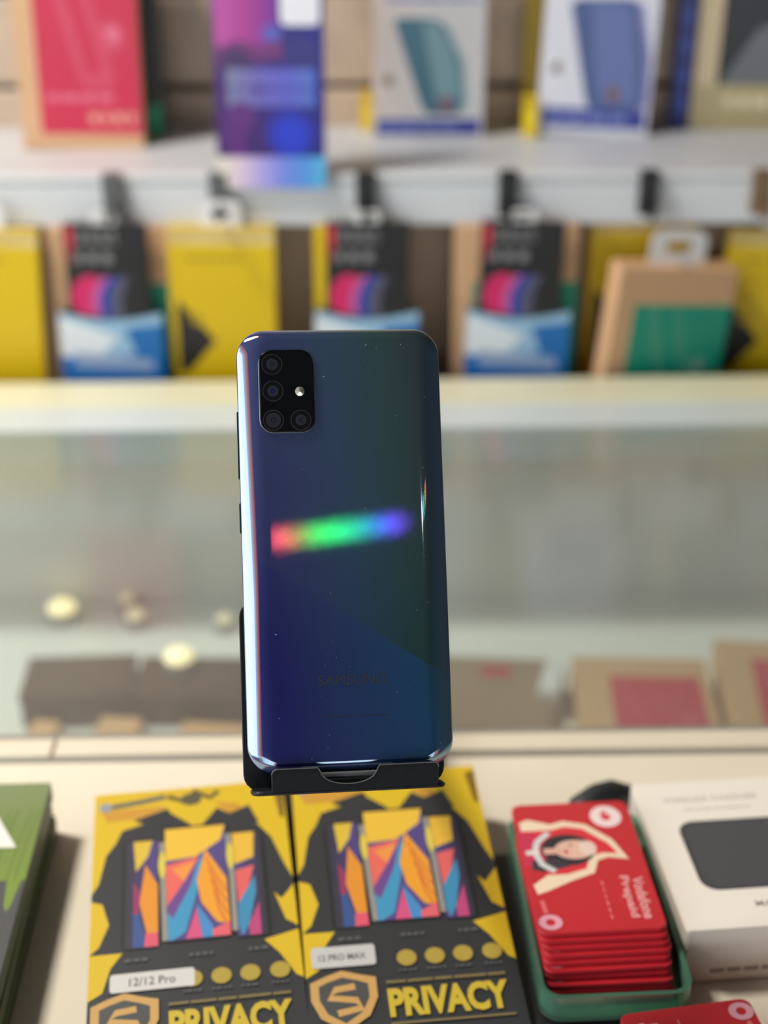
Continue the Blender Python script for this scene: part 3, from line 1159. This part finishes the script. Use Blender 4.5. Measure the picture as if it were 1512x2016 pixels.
# camera module
CX, CZ = -.0194, .0564
M_CAMGLASS = mat('camera_black_glass', S(10, 11, 13), 0.06)
M_RIM = mat('camera_rim', S(120, 124, 134), 0.12, 1.0)
bm = bmesh.new()
xz_prism(bm, rrect(.0196, .0296, .0048, 8, CX, CZ), -.00495, -.0038, .0003)
cm = link('camera_module', tomesh('camera_module', bm), M_CAMGLASS, ph)
bm = bmesh.new()
o1 = rrect(.0200, .0300, .0050, 8, CX, CZ)
o2 = rrect(.0196, .0296, .0048, 8, CX, CZ)
n = len(o1)
va = [bm.verts.new((x, -.0039, z)) for x, z in o1]
vb = [bm.verts.new((x, -.0047, z)) for x, z in o1]
vc = [bm.verts.new((x, -.0049, z)) for x, z in o2]
for ring_a, ring_b in ((va, vb), (vb, vc)):
    for i in range(n):
        bm.faces.new((ring_a[i], ring_a[(i + 1) % n], ring_b[(i + 1) % n], ring_b[i]))
link('module_rim', tomesh('module_rim', bm, True), M_RIM, cm)
M_RING = mat('lens_ring_grey', S(62, 64, 70), 0.35, 0.3)
M_LGLASS = mat('lens_front_glass', S(44, 45, 50), 0.12)
M_LBLUE = mat('lens_blue_coating', S(34, 40, 78), 0.08)
M_LDARK = mat('lens_dark_barrel', S(12, 12, 14), 0.25)


def disc_ring(bm, x, z, y, r0, r1, mi, n=32):
    a = [bm.verts.new((x + r0 * math.cos(2 * math.pi * i / n), y, z + r0 * math.sin(2 * math.pi * i / n))) for i in range(n)]
    if r1 <= 0:
        f = bm.faces.new(a)
        f.material_index = mi
        return
    b = [bm.verts.new((x + r1 * math.cos(2 * math.pi * i / n), y, z + r1 * math.sin(2 * math.pi * i / n))) for i in range(n)]
    for i in range(n):
        f = bm.faces.new((a[i], a[(i + 1) % n], b[(i + 1) % n], b[i]))
        f.material_index = mi


for (x, z, ri, inner) in ((-.0244, .0662, .0021, 1), (-.0243, .0565, .0020, 2), (-.02445, .0460, .0027, 1), (-.0146, .0459, .0020, 1)):
    bm = bmesh.new()
    yb = -.00497
    disc_ring(bm, x, z, yb - 2e-5, .00372, .00350, 0)
    disc_ring(bm, x, z, yb - 1e-5, .00350, ri, 3)
    disc_ring(bm, x, z, yb - 2e-5, ri, ri * .55, 1)
    disc_ring(bm, x, z, yb - 3e-5, ri * .55, 0, 2 if inner == 2 else 1)
    disc_ring(bm, x, z, yb - 5e-5, ri * .34, ri * .24, 3)
    me = tomesh('lens', bm)
    for q in (M_RING, M_LGLASS, M_LBLUE, M_LDARK):
        me.materials.append(q)
    link('lens', me, None, cm)
bm = bmesh.new()
bmesh.ops.create_cone(bm, cap_ends=True, segments=24, radius1=.0018, radius2=.0003, depth=.0006)
bm.transform(Matrix.Translation((-.0147, -.0052, .0563)) @ Matrix.Rotation(R(90), 4, 'X'))
link('flash', tomesh('flash', bm), mat('flash_silver', S(232, 224, 204), 0.28, 0.9), cm)
# maker's name and a faint line of small print
pr = Print(73.6, 158.5)
pr.text('SAMSUNG', 36.8 - 11.3, 79.25 - 48.9, 24.2, 3.5, S(44, 44, 48), 0, 0.0)
pr.words(36.8 - 10.5, 79.25 - 60.2, 36.8 + 13.5, 79.25 - 59.5, S(26, 34, 58), 1, 40)
me = pr.build('back_lettering', 0)
me.transform(Matrix.Translation((0, -.00398, -.07925)) @ Matrix.Rotation(R(90), 4, 'X'))
link('back_lettering', me, PRINT, ph)
# dust specks
bm = bmesh.new()
for i in range(46):
    x, z = rnd.uniform(-.031, .032), rnd.uniform(-.075, .074)
    s = rnd.choice((.00012, .00012, .00016, .00022))
    a = rnd.uniform(0, 3.14)
    e = rnd.choice((1, 1, 1.5, 3))
    c, sn = math.cos(a), math.sin(a)
    if abs(x - CX) < .011 and abs(z - CZ) < .016:
        continue
    bm.faces.new([bm.verts.new((x + u * s * e * c - v * s * sn, -.00399, z + u * s * e * sn + v * s * c)) for u, v in ((-.5, -.5), (.5, -.5), (.5, .5), (-.5, .5))])
d = link('dust_specks', tomesh('dust_specks', bm), mat('dust_grey', S(150, 160, 178), 0.8), ph)
d['kind'] = 'stuff'

# ------------------------------------------------------------------ counter items: the two yellow and black boxes
M_BOXB = mat('box_black_matt', S(44, 46, 48), 0.5)


def art_privacy(sticker):
    def f():
        p = Print(89, 185)
        Y, Y2, OR = S(220, 184, 30), S(212, 168, 40), S(206, 150, 50)
        D = S(46, 48, 50)
        p.rect(0, 0, 89, 185, D)
        # jagged yellow flames at the top and down both sides
        p.poly([(0, 185), (0, 122), (3, 128), (6, 145), (10, 152), (13, 160), (22, 163), (30, 164), (34, 170), (44, 161), (47, 155), (50, 160), (57, 170), (62, 166), (70, 164), (76, 156), (81, 148), (86, 130), (89, 122), (89, 185)], Y)
        p.poly([(3, 174), (6, 166), (20, 167), (30, 164), (33, 174)], OR)
        p.poly([(56, 174), (66, 172), (76, 160), (70, 164), (62, 166)], OR)
        p.poly([(18, 166), (34, 172), (38, 163), (28, 160)], D)
        p.poly([(62, 165), (72, 170), (76, 158), (66, 156)], D)
        p.stroke([(34, 180), (42, 176), (47, 182), (54, 177), (58, 181)], 3, S(96, 86, 50))
        p.ell(45, 177, 5, 4, S(90, 84, 60))
        p.stroke([(3, 175.5), (12, 176.5), (22, 178), (33, 180)], 3.2, S(104, 104, 90))
        p.ell(5, 176, 3, 3, S(150, 156, 160))
        p.poly([(84, 180), (86, 160), (88, 160), (89, 182)], S(130, 100, 20))
        for pts in ([(0, 118), (5, 116), (8, 104), (4, 92), (0, 88)], [(0, 88), (14, 88), (9, 80), (6, 68), (0, 64)], [(89, 118), (83, 110), (80, 114), (84, 98), (89, 94)], [(89, 92), (74, 88), (80, 80), (86, 68), (89, 66)]):
            p.poly(pts, Y)
        # three phones with wing patterned wallpaper
        def phone(x0, x1, yb, yt, part):
            p.rr(x0 - 1.2, yb - 1.2, x1 + 1.2, yt + 1.2, 3, S(26, 26, 28))
            q = Print(89, 185)
            W = x1 - x0
            q.rect(x0, yb, x1, yt, S(72, 62, 120), False)

            def P(u, v):
                u = .26 + .74 * u if part == 'left' else .78 * u if part == 'right' else u
                return (x0 + W * u, yb + (yt - yb) * v)
            edge = {'left': [D, S(70, 56, 100), S(84, 70, 130)], 'mid': [S(84, 70, 130)] * 2, 'right': [S(84, 70, 130), S(70, 56, 100), D]}[part]
            p.grad(x0, x1, yb, yt, edge)
            if part == 'mid':
                p.poly([P(0, 1), P(1, 1), P(.92, .86), P(.5, .72), P(0, .7)], S(236, 190, 60))
                p.poly([P(0, .66), P(.55, .72), P(.25, .42), P(0, .26)], S(232, 106, 92))
                p.poly([P(.1, .62), P(.5, .68), P(.3, .5)], S(240, 150, 70))
                p.poly([P(0, .2), P(.3, .42), P(.62, .76), P(.5, .4), P(.3, .06), P(.1, 0), P(0, 0)], S(64, 150, 190))
                p.poly([P(.0, .28), P(.3, .5), P(.56, .72), P(.4, .46), P(.1, .18)], S(110, 70, 140))
                p.poly([P(.66, .78), P(.98, .5), P(1, .1), P(.8, .12), P(.56, .3), P(.5, .5)], S(238, 160, 44))
                for k_ in range(4):
                    p.stroke([P(.66 + .04 * k_, .70 - .1 * k_), P(.84, .5 - .09 * k_), P(.97, .38 - .1 * k_)], .9, S(214, 112, 52))
                p.poly([P(.3, 0), P(.48, .26), P(.56, 0)], S(214, 84, 130))
                p.poly([P(.56, 0), P(.48, .3), P(.72, .1), P(.76, 0)], S(70, 140, 196))
                p.poly([P(.72, .06), P(1, .12), P(1, 0), P(.72, 0)], S(226, 100, 110))
            elif part == 'left':
                p.poly([P(0, 1), P(.8, 1), P(.6, .84), P(.1, .7)], S(220, 186, 60))
                p.poly([P(.5, .76), P(1, .56), P(1, .1), P(.55, .12), P(.25, .4)], S(228, 146, 44))
                p.poly([P(0, .6), P(.3, .5), P(.2, .2), P(0, .3)], S(150, 54, 96))
                p.poly([P(0, .3), P(.24, .3), P(.5, .06), P(.4, 0), P(0, 0)], S(56, 84, 140))
                p.poly([P(.5, .12), P(1, .12), P(1, 0), P(.44, 0)], S(222, 90, 110))
            else:
                p.poly([P(0, 1), P(1, 1), P(.9, .74), P(0, .68)], S(232, 184, 60))
                p.poly([P(.06, .62), P(.9, .66), P(.5, .4), P(.1, .3)], S(226, 100, 96))
                p.poly([P(.1, .3), P(.9, .56), P(.9, .4), P(.5, .1), P(.2, 0), P(.05, .1)], S(60, 140, 180))
                p.poly([P(.5, .1), P(1, .3), P(1, 0), P(.5, 0)], S(190, 70, 120))
        phone(14.5, 29, 90, 152, 'left')
        phone(63, 76, 91, 152, 'right')
        phone(32.5, 60, 92, 158, 'mid')
        p.stroke([(31, 150), (31.4, 122), (32, 92)], 2.4, S(150, 146, 136))
        p.stroke([(61.2, 152), (62, 124), (62, 94)], 2.4, S(150, 146, 136))
        p.ell(31, 136, 1.6, 8, S(220, 200, 80))
        p.ell(61.6, 138, 1.6, 8, S(220, 200, 80))
        # small captions
        for x in (20, 47, 72):
            p.words(x - 5, 82, x + 5, 84.5, S(92, 94, 94), 1, int(x))
        # sticker, icons, shield, name
        for x in (43, 55, 67, 79.5):
            p.ell(x, 70.8, 4.2, 4.2, S(178, 154, 62))
            p.words(x - 4, 63.5, x + 4, 65.4, S(84, 86, 88), 1, int(x))
        p.rr(9, 67, 9 + 35, 76.5, 1.5, S(214, 210, 204)) if sticker[1] else p.rr(3, 68.5, 30, 79.5, 1.5, S(200, 198, 194))
        if sticker[1]:
            p.text(sticker[0], 17, 69.6, 19, 4.2, S(60, 60, 62), 0, .01)
        else:
            p.text(sticker[0], 6, 72, 20, 3.4, S(90, 90, 92), 0, .02)
        GO = S(204, 160, 92)
        p.poly([(15, 66.5), (22, 64), (29, 62), (29, 52), (25, 43), (15, 36), (5, 43), (1.5, 52), (1.5, 61), (8, 64)], GO)
        p.poly([(15, 63), (21, 61), (25.5, 59), (25.5, 52), (22, 45), (15, 40), (8, 45), (5, 52), (5, 59), (9, 61)], S(74, 74, 72))
        p.stroke([(20, 58), (12, 57), (9, 53), (20, 51), (22, 47), (12, 45)], 3.2, GO)
        p.words(33, 57.6, 83, 59.8, S(126, 112, 70), 1, 51)
        p.text('PRIVACY', 33, 41, 50, 14.5, S(206, 178, 52), 0, .045)
        p.rect(33, 37.5, 84, 38.6, S(126, 112, 70))
        p.words(10, 14, 78, 24, S(150, 130, 70), 2, 52)
        return p
    return f


for (x, y, yaw, key, st_, lab) in ((-0.1150, 0.3832, 7.6, 'pl', ('12/12 Pro', True), 'yellow and black privacy glass box on the left, partly under the phone'),
                                   (-0.0281, 0.3955, 5.9, 'pr', ('12 PRO MAX', False), 'yellow and black privacy glass box beside the red card stack')):
    ya = R(yaw)
    loc = (x + .0445 * math.cos(ya) + .001, y + .0445 * math.sin(ya), 0.0002)
    pack('glass_box', key, .0885, .185, .012, M_BOXB, art_privacy(st_), lab, 'box', loc, (R(6), 0, ya), 'yellow and black boxes leaning on the stand base')

# ------------------------------------------------------------------ red cards in a green tray
M_CARD = mat('red_card_edge', S(190, 38, 50), 0.4)
RD = S(204, 42, 52)
PK = S(246, 168, 166)
CRM = S(248, 224, 192)


def art_card():
    p = Print(54, 85)
    p.rr(0.2, 0.2, 53.8, 84.8, 4, RD)
    # white roundel with the red quotation drop
    p.ell(42.5, 74, 7.2, 7.6, S(250, 226, 222))
    p.ell(42.5, 73.6, 2.3, 2.5, S(226, 70, 74))
    p.poly([(40, 75), (41.6, 78), (43.4, 78), (41.8, 75)], S(226, 70, 74))
    # large speech bubble outline
    p.poly([(2, 72), (6, 74), (16, 70), (22, 72), (32, 69), (42, 58), (47, 44), (38, 46), (33, 44), (30, 36), (20, 32), (8, 26), (3, 24), (2, 30), (14, 40), (24, 44), (2, 50)], CRM)
    p.poly([(0.3, 66), (16, 66), (22, 68), (30, 66), (40, 55), (43, 48), (36, 49), (30, 47), (27, 39), (18, 36), (10, 36), (0.3, 44)], S(224, 50, 62))
    p.poly([(0.3, 66), (8, 64), (12, 46), (4, 40), (0.3, 42)], S(206, 50, 84))
    # sideways portrait: dark hair, face, neck, striped top
    p.ell(21, 52, 12, 10.5, S(46, 42, 50))
    p.poly([(4, 46), (16, 46), (20, 41), (8, 38), (3, 40)], S(60, 56, 64))
    p.ell(24, 52, 9, 6.4, S(236, 190, 168))
    p.ell(30, 52.5, 4, 5, S(240, 212, 196))
    p.rect(10, 49.5, 18, 53.5, S(228, 178, 156))
    p.stroke([(22, 54.6), (22.6, 55.4), (23, 54.4)], 1.0, S(90, 60, 60))
    p.ell(20, 50.6, .9, 1.6, S(200, 80, 84))
    p.stroke([(14, 64), (8, 58), (6, 51), (8, 43), (13, 38)], 3, S(220, 216, 214))
    p.stroke([(2, 51), (8, 51)], 3, S(236, 226, 216))
    # sideways lettering, small roundel
    p.text('Vodafone', 45.2, 32, 26, 5.0, PK, -90, .03)
    p.text('Prepaid', 39, 33, 26, 5.0, PK, -90, .03)
    p.words(31.6, 6, 33.6, 31, PK, 6, 61)
    p.ell(5.5, 6.6, 5, 4.6, S(240, 170, 184))
    p.ell(5.5, 6.6, 2, 2, RD)
    p.stroke([(4.6, 12), (4.0, 20)], 2, S(236, 110, 110))
    return p


def card_mesh():
    bm = bmesh.new()
    add_prism(bm, rrect(.054, .085, .004, 5, 0, .0425), 0, .0022, .0003)
    return tomesh('card', bm)


def card(x, y, z, yaw, label, group):
    o = tag(link('prepaid_card', cached('card', card_mesh), M_CARD), label, 'card', group)
    o.location = (x, y, z)
    o.rotation_euler = (0, 0, R(yaw))
    link('printed_front', cached('cardart', lambda: art_card().build('printed_front', .0022 + 3e-5)), PRINT_GLOSS, o)
    return o


ORD = ['topmost', 'second', 'third', 'fourth', 'fifth', 'sixth', 'seventh', 'eighth', 'ninth', 'lowest']
tz = .0105
n = 10
for i in range(n):                     # i = 0 lowest
    t = i / (n - 1)
    z = tz + .0022 + i * .0023
    jx = rnd.uniform(-.0006, .0006)
    f = 1 - t
    x = .0915 + .0020 * f + jx
    y = .4670 - .0165 * (f ** 1.0) + (0 if i in (n - 1, 0) else rnd.uniform(-.001, .001))
    word = ORD[n - 1 - i]
    lab = 'topmost red card with the portrait on the stack in the green tray' if i == n - 1 else '%s red card from the top in the fanned stack in the green tray' % word if i else 'lowest red card of the fanned stack in the green tray'
    card(x, y, z, 3.5 + rnd.uniform(-.5, .5), lab, 'red cards stacked in the green tray')

M_TRAY = mat('green_translucent_plastic', S(150, 224, 184), 0.12, 0, .5, 0, .75)
o = tag(empty('card_tray', (0.0915, 0.4995, tz), (0, 0, R(3))), 'shallow green translucent plastic tray under the red card stack', 'tray')
bm = bmesh.new()
add_prism(bm, rrect(.063, .1160, .009, 6, 0, .0008), 0, .0018, .0004)
link('tray_floor', tomesh('tray_floor', bm), M_TRAY, o)
bm = bmesh.new()
oo, ii = rrect(.063, .1160, .009, 6, 0, .0008), rrect(.059, .1120, .007, 6, 0, .0008)
rings = [[bm.verts.new((x, y, z)) for x, y in ol] for ol, z in ((oo, .0018), (oo, .0135), (ii, .0135), (ii, .0018))]
for q in range(4):
    ra, rb = rings[q], rings[(q + 1) % 4]
    for k in range(len(ra)):
        bm.faces.new((ra[k], ra[(k + 1) % len(ra)], rb[(k + 1) % len(ra)], rb[k]))
link('tray_wall', tomesh('tray_wall', bm), M_TRAY, o)
o = tag(empty('flat_box', (0.0875, 0.494, 0), (0, 0, R(3))), 'flat black box under the green card tray', 'box')
box_obj('carton', (-.037, .034, -.062, .054, 0, .0095), M_BLACKC, o, .001, 1)
box_obj('lid', (-.0375, .0345, -.0625, .0545, .0055, .0102), MATS['black_card'], o, .001, 1)
o = tag(empty('charging_cable', (0.108, 0.585, 0)), 'short thick black cable end lying behind the red card stack', 'cable')
bm = bmesh.new()
add_tube(bm, [(-.018, -.010, .006), (-.012, -.004, .008), (-.002, .002, .009), (.006, .007, .008), (.014, .012, .005), (.024, .0145, .004), (.034, .0135, .004)], [.004, .0075, .009, .0085, .0055, .003, .002], 12)
link('cable', tomesh('cable', bm, True), mat('cable_black', S(38, 42, 44), .45), o)
bm = bmesh.new()
add_box(bm, -.026, -.016, -.016, -.006, .001, .011, .002, 2)
link('plug', tomesh('plug', bm), MATS['cable_black'], o)

# second red pile, upside down to the viewer
for i in range(9):
    t = i / 8
    ya = 10.0 + rnd.uniform(-.8, .8)
    # card rotated half a turn: origin (its bottom edge) is the far edge
    cx, cy = .1183, .4335 - .004 * (1 - t)
    lab = 'topmost red card of the nearer pile in the lower right corner' if i == 8 else ('%s red card from the top of the nearer lower right pile' % ORD[8 - i] if i else 'lowest red card of the nearer lower right pile')
    card(cx + (1 - t) * .0015, cy, .0004 + i * .0031, 180 + ya, lab, 'red cards in the lower right pile')
for i in range(6):
    lab = 'topmost red card of the low pile cut off by the bottom right corner' if i == 5 else '%s red card from the top of the low pile cut off at bottom right' % ORD[5 - i]
    card(.178 + .001 * i, .4370, .0004 + i * .0029, 176, lab, 'red cards cut off at bottom right')

# ------------------------------------------------------------------ white charger box
M_CHARG = mat('white_box_satin', S(240, 232, 218), 0.35)


def art_charger():
    p = Print(160, 100)
    p.rect(0, 0, 160, 100, S(252, 244, 230))
    p.poly(rrect(58, 47, 8, 6, 43, 47), S(70, 70, 74))
    p.poly(rrect(54, 43, 7, 6, 43, 47), S(80, 80, 84))
    p.text('WIRELESS CHARGER', 12, 84.5, 46, 3.8, S(196, 188, 178), 0, .01)
    p.words(20, 78, 52, 80, S(216, 208, 196), 1, 71)
    p.text('MAGNETIC', 34, 12, 26, 3.6, S(168, 160, 148), 0, .015)
    return p


o = pack('charger_box', 'charger', .160, .100, .030, M_CHARG, art_charger, 'white charger box with a dark rounded square at the right edge', 'box', (0.2065, 0.4795, 0.0002), (0, 0, R(5.0)))
pr = Print(160, 30)
pr.words(12, 5, 42, 8.5, S(150, 138, 130), 1, 81)
pr.words(50, 8, 80, 11, S(160, 150, 142), 1, 82)
me = pr.build('side_print', 0)
me.transform(Matrix.Translation((0, -3e-5, 0)) @ Matrix.Rotation(R(90), 4, 'X'))
link('side_print', me, PRINT, o)

# ------------------------------------------------------------------ lime green boxes at the left edge
M_LIME = mat('dark_green_card', S(74, 92, 52), 0.5)


def art_lime():
    p = Print(90, 170)
    p.rect(0, 0, 90, 170, S(74, 76, 76))
    L1, L2 = S(114, 134, 66), S(104, 128, 50)
    p.grad(0, 90, 100, 170, [S(118, 142, 54), L1, S(126, 140, 96)], False)
    for k in range(9):
        x = 90 - 8.5 - k * 10
        p.poly([(x, 104), (x + 7, 104), (x + 5, 84 + 3 * (k % 3)), (x + 3.6, 80 + 3 * (k % 3)), (x + 2, 84 + 3 * (k % 3))], S(120, 144, 52))
        for d_ in (0, 3.4):
            p.stroke([(x + d_, 100), (x + d_ + 1, 128), (x + d_ + 3, 150)], .7, S(98, 118, 48))
    p.poly([(52, 122), (82, 122), (68, 147)], S(240, 236, 226))
    p.ell(66, 95, 8.5, 8.5, S(120, 190, 190))
    for x in (58, 76):
        p.stroke([(x, 46), (x + 7, 72)], 3, S(150, 138, 130))
    p.rect(0, 20, 90, 42, S(40, 44, 46))
    return p


for i, lab in enumerate(('lowest lime green and grey box of the stack at the left edge', 'middle lime green and grey box of the stack at the left edge', 'topmost lime green and grey box of the stack at the left edge')):
    pack('leaflet_box', 'lime', .09, .170, .0098, M_LIME, art_lime, lab, 'box', (-.2008 + .0006 * (i % 2), .405, .0002 + i * .0101), (0, 0, R(2.0 + .6 * (i % 2))), 'lime boxes stacked at the left')
